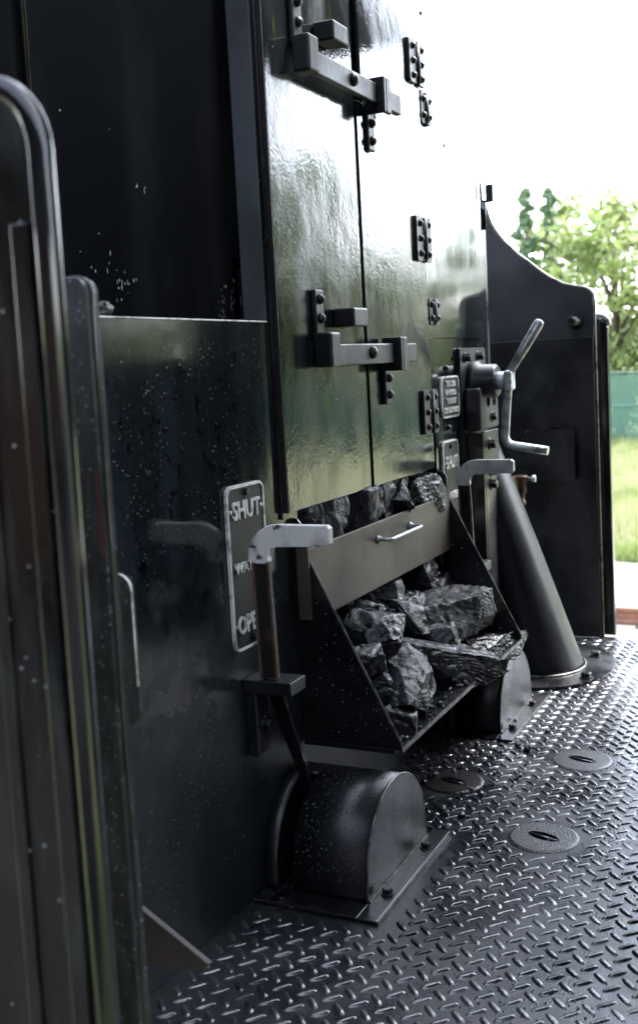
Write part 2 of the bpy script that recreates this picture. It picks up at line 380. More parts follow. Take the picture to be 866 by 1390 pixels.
for y in (2.6, -2.5, -6.0, -10.5, -15., -20, -26, -31):
    src = (ta, tb)[k % 2]; k += 1
    o = plant_tree(37+rs.uniform(-3, 6), y+rs.uniform(-1, 1), 0, 0, 0, lab, G1, src=src, rz=rs.uniform(0, 6), s=rs.uniform(1.0, 1.2)*(1.2 if y < -14 else .92))
# bushes filling the foot of the trees
bm = bmesh.new(); rs = random.Random(5)
for k in range(150):
    y = -34+k*.31 if k*.31 < 46 else 8; c = [((33.6+rs.uniform(-.8, .8), y, -1.1+rs.uniform(0, 2.4 if y > -9 else 5.2)), rs.uniform(.6, 1.2))]
    crown(bm, c, 120, .17, rs)
tag(build('undergrowth', bm, M['leaf']), 'bright green undergrowth filling the gap behind the green netting', 'undergrowth', kind='stuff')

# platform behind the camera; building added unseen to darken the side sheets
bm = bmesh.new(); add_box(bm, -9, -.35, -40, 40, -1.62, -.62); tag(build('platform', bm, M['tarmac']), kind='structure')
sb = empty('shade_building', (-7, 4, -.62), 'unseen brick building added behind the camera to darken the near side', 'building')
bm = bmesh.new(); add_box(bm, -9, -6, -8, 14, -.62, 3.2); build('wall', bm, M['brick'], sb)
bm = bmesh.new(); add_box(bm, -6, -1.0, -8, 14, 2.35, 2.5); build('sky_blocker', bm, M['sleeve'], sb)  # overhead sheet added to block sky light from behind the camera
bm = bmesh.new(); prism(bm, [(-9.4, -8.4, 3.2), (-4.6, -8.4, 3.0), (-4.6, -8.4, 3.1), (-7.5, -8.4, 5.0), (-9.4, -8.4, 5.0)], (0, 22.8, 0)); build('roof', bm, M['sleeve'], sb)

# ================================================================== FOOTPLATE FLOOR
bm = bmesh.new()
add_box(bm, 1.10, 3.83, -1.7, 1.30, -.05, 0.)
fl = build('footplate_floor', bm, M['floor']); tag(fl, kind='structure')
FC = [(2.155, .573, .073), (2.616, .593, .073), (2.387, .849, .073)]
bm = bmesh.new(); P = .0450; rs = random.Random(2)
def lug(bm, x, y, a):
    wr = noise.noise(Vector((x*4.5, y*4.5, 0)))+noise.noise(Vector((x*13, y*13, 3)))*.5
    wr = max(.35, min(1.15, .85+wr*.9)); a += rs.uniform(-.05, .05)
    L_, w_, h_ = .0190*rs.uniform(.95, 1.04), .0064*(.8+.2*wr), .0034*wr
    ca, sa = math.cos(a), math.sin(a); ring = []; n = 10
    for lv, (sl, sw, z) in enumerate(((1, 1, .0), (.84, .62, h_*.75), (.5, .22, h_))):
        rr = []
        for k in range(n):
            t_ = 2*PI*k/n; c = math.cos(t_); s = math.sin(t_)
            lx = L_*sl*math.copysign(abs(c)**.9, c); ly = w_*sw*s
            rr.append(bm.verts.new((x+lx*ca-ly*sa, y+lx*sa+ly*ca, z)))
        ring.append(rr)
    for A, B in zip(ring, ring[1:]):
        for k in range(n): bm.faces.new((A[k], A[(k+1) % n], B[(k+1) % n], B[k])).smooth = True
    bm.faces.new(ring[-1]).smooth = True
b0 = onZ(560+155/5.413, 1150+530/5.413)
for i in range(-16, 46):
    for j in range(-38, 14):
        for kk in (0, 1):
            x = b0.x+i*P+kk*P/2; y = b0.y+j*P+kk*P/2
            if not (1.14 < x < 3.81 and -1.0 < y < 1.24): continue
            if any((x-c[0])**2+(y-c[1])**2 < (c[2]+.012)**2 for c in FC): continue
            if 1.68 < x < 2.12 and .74 < y < 1.03: continue
            if y > 1.01 and x < 3.35: continue
            lug(bm, x, y, R(45) if kk == 0 else R(-45))
build('chequer_tread', bm, M['lug'], fl)
bm = bmesh.new(); rs = random.Random(19)
for k in range(5200):
    x = rs.uniform(1.4, 3.7); y = rs.uniform(.1, 1.0)
    if noise.noise(Vector((x*3.2, y*3.2, 1.))) < .02+rs.uniform(-.15, .25): continue
    r = rs.uniform(.0008, .0028)
    bmesh.ops.create_icosphere(bm, subdivisions=1, radius=r, matrix=Matrix.Translation((x, y, r*.4)) @ Matrix.Diagonal((1, rs.uniform(.6, 1), .6, 1)))
for k in range(420):
    x = rs.gauss(2.45, .35); y = rs.uniform(.70, 1.0)
    if not 2.12 < x < 3.2: continue
    r = rs.uniform(.002, .0045)+.009*rs.random()**9
    bmesh.ops.create_icosphere(bm, subdivisions=1, radius=r, matrix=Matrix.Translation((x, y, r*.5)) @ Matrix.Rotation(rs.uniform(0, 6), 4, 'X') @ Matrix.Rotation(rs.uniform(0, 6), 4, 'Z') @ Matrix.Diagonal((1, rs.uniform(.6, 1), .65, 1)))
tag(build('coal_grit', bm, M['coal'], smooth=False), 'fine black coal grit lying between the raised treads of the floor', 'coal grit', kind='stuff')
labs = ['round grainy floor lid with an open oval slot, nearest the viewer', 'round grainy floor lid with oval slot, furthest right on the floor', 'rusty brown round floor lid with oval slot, in shade below the coal chute']
for (cx, cy, r), lb, mm in zip(FC, labs, ('lid', 'lid', 'lid_rust')):
    o = empty('floor_lid', (cx, cy, 0), lb, 'floor lid', 'round lids in the chequered floor')
    bm = bmesh.new(); n = 48; A = Vector((.35, 1., 0)).normalized(); B = Vector((A.y, -A.x, 0))
    C = Vector((cx, cy, 0)); rings = []
    for rad, z, ov in ((None, -.001, 1), (None, .0035, 1), (.92, .0035, 0), (1., .001, 0), (1., -.001, 0)):
        rr = []
        for k in range(n):
            a = 2*PI*k/n
            if ov: p = C+A*math.cos(a)*.036+B*math.sin(a)*.017
            else: p = C+(A*math.cos(a)+B*math.sin(a))*r*rad
            p.z = z; rr.append(bm.verts.new(p))
        rings.append(rr)
    for P_, Q_ in zip(rings, rings[1:]):
        for k in range(n): bm.faces.new((P_[k], P_[(k+1) % n], Q_[(k+1) % n], Q_[k]))
    build('lid_plate', bm, M[mm], o)
    bm = bmesh.new(); bm.faces.new([bm.verts.new(C+A*math.cos(2*PI*k/24)*.0355+B*math.sin(2*PI*k/24)*.0168+Vector((0, 0, .0006))) for k in range(24)])
    build('slot', bm, M['recess'], o)
    bm = bmesh.new(); tube(bm, [C-A*.034+Vector((0, 0, .0015)), C+A*.034+Vector((0, 0, .0015))], .0032, 8); build('lifting_bar', bm, M['lug'], o)
# little square packing plate at the wall
bm = bmesh.new(); a, b, c, d = [onZ(*p, .004) for p in ((356, 1212), (386, 1217), (378, 1228), (343, 1224))]
prism(bm, [a, b, c, d], (0, 0, .004), .0008)
tag(build('packing_plate', bm, M['paint'], origin=a), 'small flat steel plate on the floor at the left foot of the rounded lever cover', 'steel plate')

# ================================================================== TENDER BULKHEAD
tb_ = empty('tender_bulkhead', (2.4, 1.1, 0), 'glossy black steel front wall of the tender with coal doors and recess', 'tender wall')
def holed_sheet(xs, zs, solid, y0, y1):
    bm = bmesh.new(); V = {}
    def v(i, j, y):
        k = (i, j, y)
        if k not in V: V[k] = bm.verts.new((xs[i], y, zs[j]))
        return V[k]
    nx, nz = len(xs)-1, len(zs)-1
    S = lambda i, j: 0 <= i < nx and 0 <= j < nz and solid(i, j)
    for i in range(nx):
        for j in range(nz):
            if not S(i, j): continue
            for y in (y0, y1): bm.faces.new([v(i, j, y), v(i+1, j, y), v(i+1, j+1, y), v(i, j+1, y)])
            for di, dj, a, b in ((-1, 0, (i, j), (i, j+1)), (1, 0, (i+1, j), (i+1, j+1)), (0, -1, (i, j), (i+1, j)), (0, 1, (i, j+1), (i+1, j+1))):
                if not S(i+di, j+dj): bm.faces.new([v(*a, y0), v(*b, y0), v(*b, y1), v(*a, y1)])
    return bm
xs = [1.12, 1.906, 1.99, 2.85, 3.302, 3.37]; zs = [0.001, .245, .82, 1.092, 1.465, 2.6]
bm = holed_sheet(xs, zs, lambda i, j: not ((i == 2 and j == 1) or (i == 0 and j >= 3) or (i == 4 and j == 4)), W, W+.048)
build('front_sheet', bm, M['wall'], tb_)
bm = bmesh.new(); add_box(bm, 1.12, 1.905, W+.050, W+.056, 1.05, 2.6); build('recess_panel', bm, M['recess'], tb_)
bm = bmesh.new(); add_box(bm, 1.9035, 1.9055, W+.0005, W+.0495, 1.094, 2.6); build('recess_jamb', bm, M['jamb'], tb_)
bm = bmesh.new(); tube(bm, [(1.30, W+.045, 1.35), (1.30, W+.045, 2.6)], .006, 8); build('recess_bead', bm, M['bead'], tb_)
bm = bmesh.new(); add_box(bm, 1.12, 1.905, W-.0015, W+.003, 1.0925, 1.0955, .0008); build('ledge_edge', bm, M['border'], tb_)
bm = bmesh.new(); add_box(bm, 1.915, 1.922, W-.006, W-.0005, .70, 2.5, .001); build('door_frame_strip', bm, M['paint'], tb_)
bm = bmesh.new(); add_box(bm, 3.371, 3.39, W+.0, W+.6, .0, 1.46); build('tank_end', bm, M['paint'], tb_)
# coal doors
DY = W-.015
def door(x0, x1, z0, z1, name_label, y0=DY, y1=W-.004):
    bm = bmesh.new(); add_box(bm, x0, x1, y0, y1, z0, z1, .0025, 2)
    return build('coal_door', bm, M['door'], tb_, label=name_label)
dl = door(1.926, 2.352, .712, 2.35, 'left door of the pair')
dr = door(2.400, 2.792, .712, 2.35, 'right door of the pair with a cover strip along its left edge')
bm = bmesh.new(); add_box(bm, 2.358, 2.396, DY-.004, W-.004, .713, 1.60, .0015); build('cover_strip', bm, M['door'], dr)
bm = bmesh.new(); add_box(bm, 2.353, 2.357, DY+.012, W-.002, .713, 2.35); build('edge_strip', bm, M['rust'], dl)
bm = bmesh.new(); add_box(bm, 1.9225, 1.9255, DY-.0005, W-.003, .712, 2.35, .0008); build('edge_line', bm, M['rustbar'], dl)
# latch gear
def latch(z, sx=0.):
    nb = set(bpy.data.objects)
    # left bracket on left door
    bm = bmesh.new()
    add_box(bm, 2.075, 2.115, DY-.012, DY-.001, z+.03, z+.135, .003)
    add_box(bm, 2.070, 2.118, DY-.046, DY-.006, z-.028, z+.045, .005)
    hexbolt(bm, (2.095, DY-.012, z+.115), (0, -1, 0), .011, .011, True); hexbolt(bm, (2.095, DY-.012, z+.075), (0, -1, 0), .011, .011, True)
    build('latch_bracket', bm, M['latch'], dl)
    bm = bmesh.new(); add_box(bm, 2.120, 2.585, DY-.040, DY-.024, z-.026, z+.020, .003)
    hexbolt(bm, (2.30, DY-.040, z), (0, -1, 0), .015, .012, True)
    build('latch_bar', bm, M['latch'], dl)
    bm = bmesh.new(); add_box(bm, 2.185, 2.262, DY-.050, DY-.001, z+.058, z+.098, .004); build('latch_stop', bm, M['latch'], dl)
    bm = bmesh.new()
    add_box(bm, 2.440, 2.478, DY-.012, DY-.001, z-.125, z-.02, .003)
    add_box(bm, 2.438, 2.452, DY-.056, DY-.006, z-.045, z+.035, .003)
    add_box(bm, 2.452, 2.482, DY-.056, DY-.045, z-.045, z+.035, .003)
    hexbolt(bm, (2.460, DY-.012, z-.062), (0, -1, 0), .011, .011, True); hexbolt(bm, (2.460, DY-.012, z-.102), (0, -1, 0), .011, .011, True)
    build('latch_keep', bm, M['latch'], dr)
latch(1.027)
k0 = set(bpy.data.objects); latch(1.62)
for o in set(bpy.data.objects)-k0: o.location.x -= .035
# strap hinges: two leaves and knuckle
def hinge(x, z0, z1, nb, parent, x0w=.058, x1w=.05, dy=DY):
    bm = bmesh.new()
    prism(bm, [(a, dy-.001, b) for a, b in rrect(x-x0w, x-.006, z0, z1, .008)], (0, -.008, 0), .0015)
    prism(bm, [(a, dy-.001, b) for a, b in rrect(x+.006, x+x1w, z0, z1, .008)], (0, -.008, 0), .0015)
    tube(bm, [(x, dy-.008, z0+.004), (x, dy-.008, z1-.004)], .0085, 12)
    for i in range(nb):
        z = z0+(z1-z0)*(i+.5)/nb
        for s, w in ((-1, x0w), (1, x1w)): hexbolt(bm, (x+s*w*.55, dy-.009, z), (0, -1, 0), .009, .009, True)
    build('hinge', bm, M['latch'], parent)
hinge(2.765, .808, .925, 3, dr); hinge(2.765, 1.262, 1.378, 3, dr); hinge(2.765, 1.715, 1.825, 3, dr)
# cupboard door on the right
bm = bmesh.new(); add_box(bm, 2.800, 3.300, W-.007, W-.002, 1.062, 2.45, .002)
cdoor = build('cupboard_door', bm, M['wall'], tb_)
hinge(2.836, 1.098, 1.170, 2, cdoor, .038, .04, W-.008); hinge(2.836, 1.628, 1.712, 2, cdoor, .038, .04, W-.008)
# odd bolts
for p_ in ((2.957, W, .978), (2.957, W, .810), (3.0, W, 1.60), onY(568, 17, W-.001)):
    bm = bmesh.new(); hexbolt(bm, p_, (0, -1, 0), .009, .010, True); build('bolt', bm, M['satin'], tb_)
bm = bmesh.new(); rs = random.Random(14)
for (px_, py_, n_, sx_, sz_) in ((172, 392, 16, .030, .022), (318, 408, 26, .045, .025), (300, 425, 10, .03, .012), (195, 258, 5, .03, .01), (140, 365, 6, .04, .03)):
    c_ = onY(px_, py_, W+.0495)
    for k in range(n_):
        x = c_.x+rs.gauss(0, sx_*.6); z = c_.z+rs.gauss(0, sz_*.7); h = rs.uniform(.001, .007); w_ = rs.uniform(.0006, .0018)
        if z < 1.1 or x > 1.90: continue
        bm.faces.new([bm.verts.new((x+a_*w_*rs.uniform(.5, 1), W+.0496, z+b_*h*rs.uniform(.5, 1))) for a_, b_ in ((-1, -.6), (0, -1), (1, -.5), (1, .5), (0, 1), (-1, .4))])
build('paint_chips', bm, M['chip'], tb_, kind='stuff')
# water beads and dirt specks on the wall
bm = bmesh.new(); rs = random.Random(8); pts = []
for k in range(2600):
    x = 1.25+.68*rs.random(); z = rs.uniform(.05, 1.06)
    if 1.69 < x < 1.85 and .47 < z < .8: continue
    if noise.noise(Vector((x*6, z*6, 2.)))+noise.noise(Vector((x*22, z*22, 5.)))*.6 < rs.uniform(-.25, .35): continue
    pts.append((x, W-.0002, z))
for k in range(150): pts.append((rs.uniform(2.9, 3.3), W-.0002, rs.uniform(.6, .95)))
random.seed(3); drops(bm, pts, (0, -1, 0), .0006, .0019)
build('water_drops', bm, M['drop'], tb_, kind='stuff')

# ================================================================== INDICATOR PLATES
def ind_plate(name, x0, x1, z0, z1, label, bk, tz, full=True, bw=.0052):
    y = W-.001
    o = empty(name, ((x0+x1)/2, W, z0), label, 'sign', None)
    bm = bmesh.new(); prism(bm, [(a, y, b) for a, b in rrect(x0+.002, x1-.002, z0+.002, z1-.002, .018)], (0, -.005, 0)); build('back_plate', bm, M[bk], o)
    bm = bmesh.new(); A = rrect(x0, x1, z0, z1, .020, 6); B = rrect(x0+bw, x1-bw, z0+bw, z1-bw, .014, 6); n = len(A)
    for yy in (y-.0005, y-.0095):
        pass
    va = [[bm.verts.new((a, yy, b)) for a, b in S] for S, yy in ((A, y-.0003), (A, y-.0065), (B, y-.0070), (B, y-.003))]
    for P_, Q_ in zip(va, va[1:]+va[:1]):
        for k in range(n): bm.faces.new((P_[k], P_[(k+1) % n], Q_[(k+1) % n], Q_[k]))
    build('border', bm, M['border'], o)
    xc = (x0+x1)/2
    bm = bmesh.new()
    bm.free()
    for body, sz, z, wd, dx in tz: build('lettering', text_bm(body, sz, xc+dx, y-.0062, z, .0022, wd, .0006), M['letter'], o)
    return o
x0, x1 = 1.698, 1.840
sp = ind_plate('water_plate', x0, x1, .482, .791, 'tall black plate with white border reading SHUT, WATER and OPEN, behind the white lever grip', 'platebk',
               [('·SHUT·', .047, .744, .122, -.002), ('WATER', .026, .637, .100, -.007), ('·OPEN·', .047, .530, .112, -.008)])
bm = bmesh.new()
for z in (.775, .499): hexbolt(bm, ((x0+x1)/2+.002, W-.006, z), (0, -1, 0), .007, .006)
build('screw', bm, M['satin'], sp)
x0, x1 = 2.884, 3.020
sp = ind_plate('water_plate', x0, x1, .482, .775, 'smaller looking SHUT plate on the right, above the chute corner', 'platebk2',
               [('·SHUT·', .050, .712, .122, 0), ('WATER', .028, .618, .10, 0), ('·OPEN·', .050, .524, .122, 0)], bw=.005)
bm = bmesh.new(); hexbolt(bm, ((x0+x1)/2, W-.006, .757), (0, -1, 0), .007, .006); build('screw', bm, M['satin'], sp)
dp = ind_plate('data_plate', 2.893, 3.046, .838, .956, 'small square plate with four lines about the tender brake, beside the lower right hinge', 'platebk2',
               [('TENDER', .021, .934, .090, 0), ('BRAKED', .021, .910, .090, 0), ('TO SUIT', .021, .886, .090, 0), ('120 LBS PRESS', .020, .860, .126, 0)], bw=.005)

# ================================================================== WATER LEVERS
def water_lever(X, label, glabel, gripmat, barmat, stem=True):
    o = empty('water_lever', (X, W, .42), label, 'lever', 'water valve levers on the tender wall')
    t_ = .014
    # grip: curved L in the Y-Z plane
    def yz(pts, x=X-t_/2): return [(x, a, b) for a, b in pts]
    out = [(1.000, .652), (.998, .672), (.990, .690), (.976, .706), (.958, .716), (.940, .7185), (.838, .7185), (.831, .713), (.831, .686), (.838, .680), (.945, .680), (.957, .672), (.960, .660), (.958, .650), (.965, .645), (.985, .645)]
    bm = bmesh.new(); prism(bm, yz(out, X-.009), (.018, 0, 0), .0025, seg=2); build('grip', bm, M[gripmat], o)
    bm = bmesh.new(); prism(bm, yz([(.991, .648), (.960, .648), (.954, .43), (.987, .428)]), (t_, 0, 0), .0015); build('stem', bm, M[barmat], o)
    bm = bmesh.new()
    for a, b in ((.9915, .9875), (.9598, .9542)):
        prism(bm, [(X-t_/2-.0012, a-.003, .646), (X-t_/2-.0012, a+.002, .646), (X-t_/2-.0012, b+.002, .429), (X-t_/2-.0012, b-.003, .429)], (.003, 0, 0))
    build('stem_edge', bm, M['rust'], o)
    bm = bmesh.new(); add_box(bm, X-.020, X+.042, .920, W-.001, .400, .426, .002)
    build('guide_shelf', bm, M['satin'], o)
    bm = bmesh.new(); prism(bm, [(a, W-.001, b) for a, b in ((X-.012, .399), (X+.045, .399), (X+.045, .285), (X+.035, .275), (X-.012, .275))], (0, -.022, 0), .002)
    hexbolt(bm, (X+.018, W-.023, .33), (0, -1, 0), .012, .012)
    build('guide_bracket', bm, M['satin'], o)
    bm = bmesh.new()
    pr = [(.994, .400), (.962, .400), (.958, .33), (.950, .24), (.951, .16), (.955, .10), (.962, .08), (.966, .13), (.972, .22), (.982, .30)]
    prism(bm, [(X+.02+(.40-b)*.35, a, b) for a, b in pr], (.010, 0, 0), .001); build('lower_rod', bm, M['paint'], o)
    return o
water_lever(1.746, 'water lever with chipped white grip and rusty stem, in front of the left SHUT plate', '', 'white', 'rustbar')
water_lever(2.945, 'water lever with grey grip, right of the chute under the brake gearbox', '', 'grey_grip', 'paint')

# ================================================================== LEVER COVERS
def cover(cx, yend, label, mirror=False, r=.155, hz=.030, fx=(-.215, .19), fy=.045, wet=True):
    o = empty('lever_cover', (cx, .9, 0), label, 'lever cover', 'rounded sheet covers on the floor')
    s = -1 if mirror else 1
    def P(u, y, rr=r):  # u 0..1 from outer left foot over the top to right foot
        L1 = hz/(hz*2+PI*r); 
        if u < L1: return Vector((cx-s*rr, y, hz*u/L1+.005))
        if u > 1-L1: return Vector((cx+s*rr, y, hz*(1-u)/L1+.005))
        a = PI*(u-L1)/(1-2*L1); return Vector((cx-s*rr*math.cos(a), y, hz+.005+rr*math.sin(a)))
    us = [i/48 for i in range(49)]
    def arcshell(bm, ya, yb, u0, u1, thick=.004):
        sel = [u for u in us if u0-1e-6 <= u <= u1+1e-6]; rows = []
        for u in sel: rows.append([bm.verts.new(P(u, ya)), bm.verts.new(P(u, yb)), bm.verts.new(P(u, yb, r-thick)), bm.verts.new(P(u, ya, r-thick))])
        for a, b in zip(rows, rows[1:]):
            for k in range(4): f = bm.faces.new((a[k], a[(k+1) % 4], b[(k+1) % 4], b[k])); f.smooth = k in (0, 2)
        bm.faces.new(rows[0]); bm.faces.new(rows[-1][::-1])
    bm = bmesh.new(); arcshell(bm, yend, .958, 0, 1); build('curved_sheet', bm, M['satin'], o)
    bm = bmesh.new(); arcshell(bm, .992, W-.001, 0, 1); arcshell(bm, .9582, .9918, 22/48, 1); build('wall_band', bm, M['satin'], o)
    bm = bmesh.new()
    prism(bm, [P(u, .9575, r-.005) for u in us], (0, -.003, 0)); prism(bm, [P(u, .9985, r-.005) for u in us], (0, -.003, 0)); build('light_block', bm, M['recess'], o)  # dark half-discs added to block light showing through the slot
    bm = bmesh.new(); prism(bm, [P(u, yend-.001) for u in us], (0, -.004, 0)); build('end_plate', bm, M['bin'], o)
    bm = bmesh.new(); tube(bm, [P(u, yend-.003, r+.0005) for u in us], .0028, 6); build('weld_edge', bm, M['edge'], o)
    bm = bmesh.new(); x0, x1 = cx+fx[0], cx+fx[1]
    # flange: a frame round the foot
    add_box(bm, x0, x1, yend-fy, yend-.006, .001, .008, .0015)
    add_box(bm, x0, cx-r-.001, yend-.0055, .985, .001, .008, .0015)
    build('flange', bm, M['bin'], o)
    bm = bmesh.new(); add_box(bm, x0, x1, yend-fy-.0028, yend-fy-.0006, .0008, .0085); build('flange_edge', bm, M['edge'], o)
    bm = bmesh.new(); add_box(bm, cx-r, cx+r, yend-.0088, yend-.0058, .004, .0115); build('weld_bead', bm, M['edge'], o)
    for bx in (cx-.11, cx+.10):
        bm = bmesh.new(); hexbolt(bm, (bx, yend-fy*.52, .008), (0, 0, 1), .010, .011); build('bolt', bm, M['satin'], o)
    if wet:
        bm = bmesh.new(); rs = random.Random(4); pts = []
        nm = {}
        for k in range(650):
            u = rs.uniform(.06, .75) if rs.random() < .8 else rs.uniform(.06, .5); y = rs.uniform(yend+.004, .954)
            p = P(u, y); c = Vector((cx, y, hz)); n = (p-c); n.y = 0
            if p.z < hz: n = Vector((-1, 0, 0))
            nm[len(pts)] = n; pts.append((p, n))
        random.seed(12)
        for p, n in pts: drops(bm, [p], n, .0007, .0022)
        build('water_drops', bm, M['drop'], o, kind='stuff')
    return o
cover(1.918, .806, 'black half-round lever cover beaded with rain on the floor below the white grip')
cover(2.885, .836, 'second half-round lever cover, partly hidden behind the coal chute front', mirror=True, fx=(-.20, .21), wet=False)

# ================================================================== COAL CHUTE
ch = empty('coal_chute', (2.42, .9, .23), 'black steel coal chute with sloping sides and a brown front board', 'coal chute')
NX, FX, FY, BZ = 1.97, 2.86, .806, .232
def side(x, t_, mi):
    pts = [(W-.001, BZ-.004), (FY, BZ-.004), (FY, BZ+.012), (1.0, .628), (1.003, .685), (1.010, .694), (W-.001, .697)]
    bm = bmesh.new(); prism(bm, [(x, a, b) for a, b in pts], (t_, 0, 0), .0012); return build('side_plate', bm, M['bin'], ch)
s1 = side(NX-.006, .006, 0); s2 = side(FX, .006, 0)
for x, s_ in ((NX-.003, s1), (FX+.003, s2)):
    bm = bmesh.new(); tube(bm, [(x, FY-.0008, BZ), (x, FY-.0008, BZ+.012), (x, .9985, .628), (x, 1.0015, .685)], .0022, 6); build('bright_edge', bm, M['edge'], s_)
bm = bmesh.new(); add_box(bm, NX, FX, FY-.001, 1.30, BZ-.006, BZ, .001); bp = build('bottom_plate', bm, M['bin'], ch)
bm = bmesh.new(); add_box(bm, NX-.006, FX+.006, FY-.004, FY-.0012, BZ-.007, BZ+.001); build('bright_edge', bm, M['edge'], bp)
bm = bmesh.new(); add_box(bm, NX-.012, NX-.0065, FY+.01, W-.002, BZ-.010, BZ-.001, .001); build('foot_bead', bm, M['satin'], ch)
bm = bmesh.new(); add_box(bm, NX+.001, FX-.001, .992, 1.000, .478, .632, .002)
bd = build('front_board', bm, M['board'], ch, label='removable brown worn steel board across the chute')
bm = bmesh.new(); a = 2.335; b = 2.545; z = .5915
tube(bm, round_path([(a, .991, z), (a, .958, z), (b, .958, z), (b, .991, z)], .012, 5), .0045, 10)
for x in (a, b): lathe(bm, (x, .9915, z), (0, -1, 0), [(0, .010), (.003, .010), (.004, .007), (.011, .006)], 12)
build('handle', bm, M['steel'], bd)
bm = bmesh.new(); add_box(bm, NX-.016, NX-.0065, .985, 1.012, .487, .640, .0015); build('guide_strip', bm, M['board'], ch)
# hidden back and sides of the bunker behind the opening (real steel, keeps the inside dark)
bm = bmesh.new(); add_box(bm, NX-.1, FX+.1, 1.62, 1.64, .0, 1.2); add_box(bm, NX-.1, NX-.08, W+.05, 1.62, 0, 1.2); add_box(bm, FX+.08, FX+.1, W+.05, 1.62, 0, 1.2); add_box(bm, NX-.1, FX+.1, W+.05, 1.64, 1.201, 1.22)
build('bunker_plates', bm, M['recess'], tb_)
bm = bmesh.new(); random.seed(5); rs = random.Random(6); pts = []
for k in range(90):
    y = rs.uniform(.83, .99); z = rs.uniform(.25, .25+(y-.8)*1.7); pts.append((NX-.0063, y, z))
drops(bm, pts, (-1, 0, 0), .001, .0032); build('water_drops', bm, M['drop'], ch, kind='stuff')

# ================================================================== COAL
def coal_mesh(seed, dims, kind='block', rough=1.):
    """broken block: sphere cut by random planes, then stepped cleavage ledges and crumbly noise"""
    rs = random.Random(seed); bm = bmesh.new()
    bmesh.ops.create_icosphere(bm, subdivisions=6 if max(dims) > .2 else 5, radius=1.)
    planes = []
    for k in range(14):
        n = Vector((rs.gauss(0, 1), rs.gauss(0, 1), rs.gauss(0, 1))).normalized(); planes.append((n, rs.uniform(.60, .88)))
    planes += [(Vector((rs.uniform(-.15, .15), rs.uniform(-.15, .15), 1)).normalized(), .60), (Vector((0, 0, -1)), .6), (Vector((-.3, -1, .15)).normalized(), .68)]
    off = Vector((seed*3.1, seed*1.7, seed*.9)); tl = Vector((rs.uniform(-.4, .4), rs.uniform(-.4, .4), 1)).normalized()
    for v in bm.verts:
        p = v.co*1.25
        for n, d in planes:
            e = p.dot(n)-d
            if e > 0: p = p-n*e
        v.co = p
    D = Vector(dims)
    ext = [max(abs(v.co[i]) for v in bm.verts) for i in range(3)]
    for v in bm.verts:
        for i in range(3): v.co[i] *= D[i]*.5/ext[i]
    bm.normal_update()
    new = []
    for v in bm.verts:          # relief in real metres, so long lumps are not stretched
        q = v.co*14+off
        h = v.co.dot(tl)*95+noise.noise(q*.9)*2.2; st = h-math.floor(h); st = st*st*(3-2*st)
        lay = noise.noise(q*.8+Vector((3, 3, 3)))
        d = (st-.5)*.0035*max(0, min(1, lay*3+.4))
        d += noise.fractal(q*1.1, 1.0, 2.1, 4)*.0048 + noise.noise(q*4.5)*.0014 + noise.noise(q*10)*.0009
        d -= max(0, .12-abs(noise.noise(q*1.3+Vector((9, 9, 9)))))*.035
        new.append(v.co+v.normal*d*rough)
    for v, c in zip(bm.verts, new): v.co = c
    me = bpy.data.meshes.new('coal_lump'); bm.to_mesh(me); bm.free()
    for p in me.polygons: p.use_smooth = True
    return me
GC = 'coal lumps in and above the chute'
def lump(px, py, y, dims, seed, label, rot=(0, 0, 0), dull=False, name='coal_lump', P=None):
    me = coal_mesh(seed, (dims[0]*1.12, dims[1]*1.35, dims[2]*1.18)); me.materials.append(M['coal_dull' if dull else 'coal'])
    o = bpy.data.objects.new(name, me); COL.objects.link(o); o.location = P if P is not None else onY(px, py, y)
    o.rotation_euler = [R(a) for a in rot]; tag(o, label, 'coal', GC); return o
L = lump
# px centre, depth plane, size (x,y,z)
L(608, 832, .955, (.34, .16, .11), 1, 'big flat-topped grey lump at the middle right of the heap', (0, 4, -12), True)
L(606, 900, .885, (.33, .15, .085), 2, 'long shiny wet slab lying across the chute front', (6, 14, -22))
L(659, 877, .890, (.26, .14, .062), 3, 'layered shiny lump in the right front corner of the chute', (0, 6, -8))
L(553, 930, .878, (.25, .135, .098), 4, 'five-sided dull grey lump at the front of the chute, above the smallest front lump', (0, -6, 10), True)
L(544, 978, .855, (.09, .07, .055), 5, 'small lump nearest the viewer on the chute lip', (10, 0, 30))
L(514, 862, .93, (.155, .12, .095), 6, 'rounded lump left of the big flat-topped one, against the near side plate', (0, 8, 20))
L(515, 806, 1.06, (.17, .11, .10), 7, 'jagged dark lump just under the left half of the brown board', (20, 0, 40))
L(562, 784, 1.07, (.20, .12, .10), 8, 'pale edged lump under the middle of the brown board', (0, 10, 70))
L(605, 778, 1.07, (.17, .10, .085), 9, 'broken lump under the right end of the brown board', (0, -20, 10), True)
L(497, 899, .905, (.075, .08, .05), 10, 'small lump wedged between the near side plate and the rounded lump', (0, 0, 50))
L(511, 932, .905, (.060, .06, .065), 11, 'smooth lump half hidden by the sloping near side edge', (0, -15, 5), True)
L(468, 829, 1.04, (.08, .05, .06), 12, 'small grey lump beside the near side plate below the board corner', (0, 0, 15), True)
L(540, 830, 1.02, (.16, .14, .09), 13, 'dark lump in the shade behind the big flat-topped one', (0, 0, 80))
L(641, 845, .95, (.11, .09, .045), 26, 'thin flake between the big flat-topped lump and the far side plate', (0, 12, 0))
L(590, 866, .94, (.15, .11, .07), 61, 'lump peeping out between the big flat-topped lump and the slab below it', (0, 10, 30))
L(497, 842, 1.0, (.13, .10, .08), 62, 'dark lump in shade between the near side plate and the board', (10, 0, 60))
L(583, 806, 1.03, (.16, .10, .07), 63, 'lump just behind the upper edge of the big flat-topped one', (0, -8, 20), True)
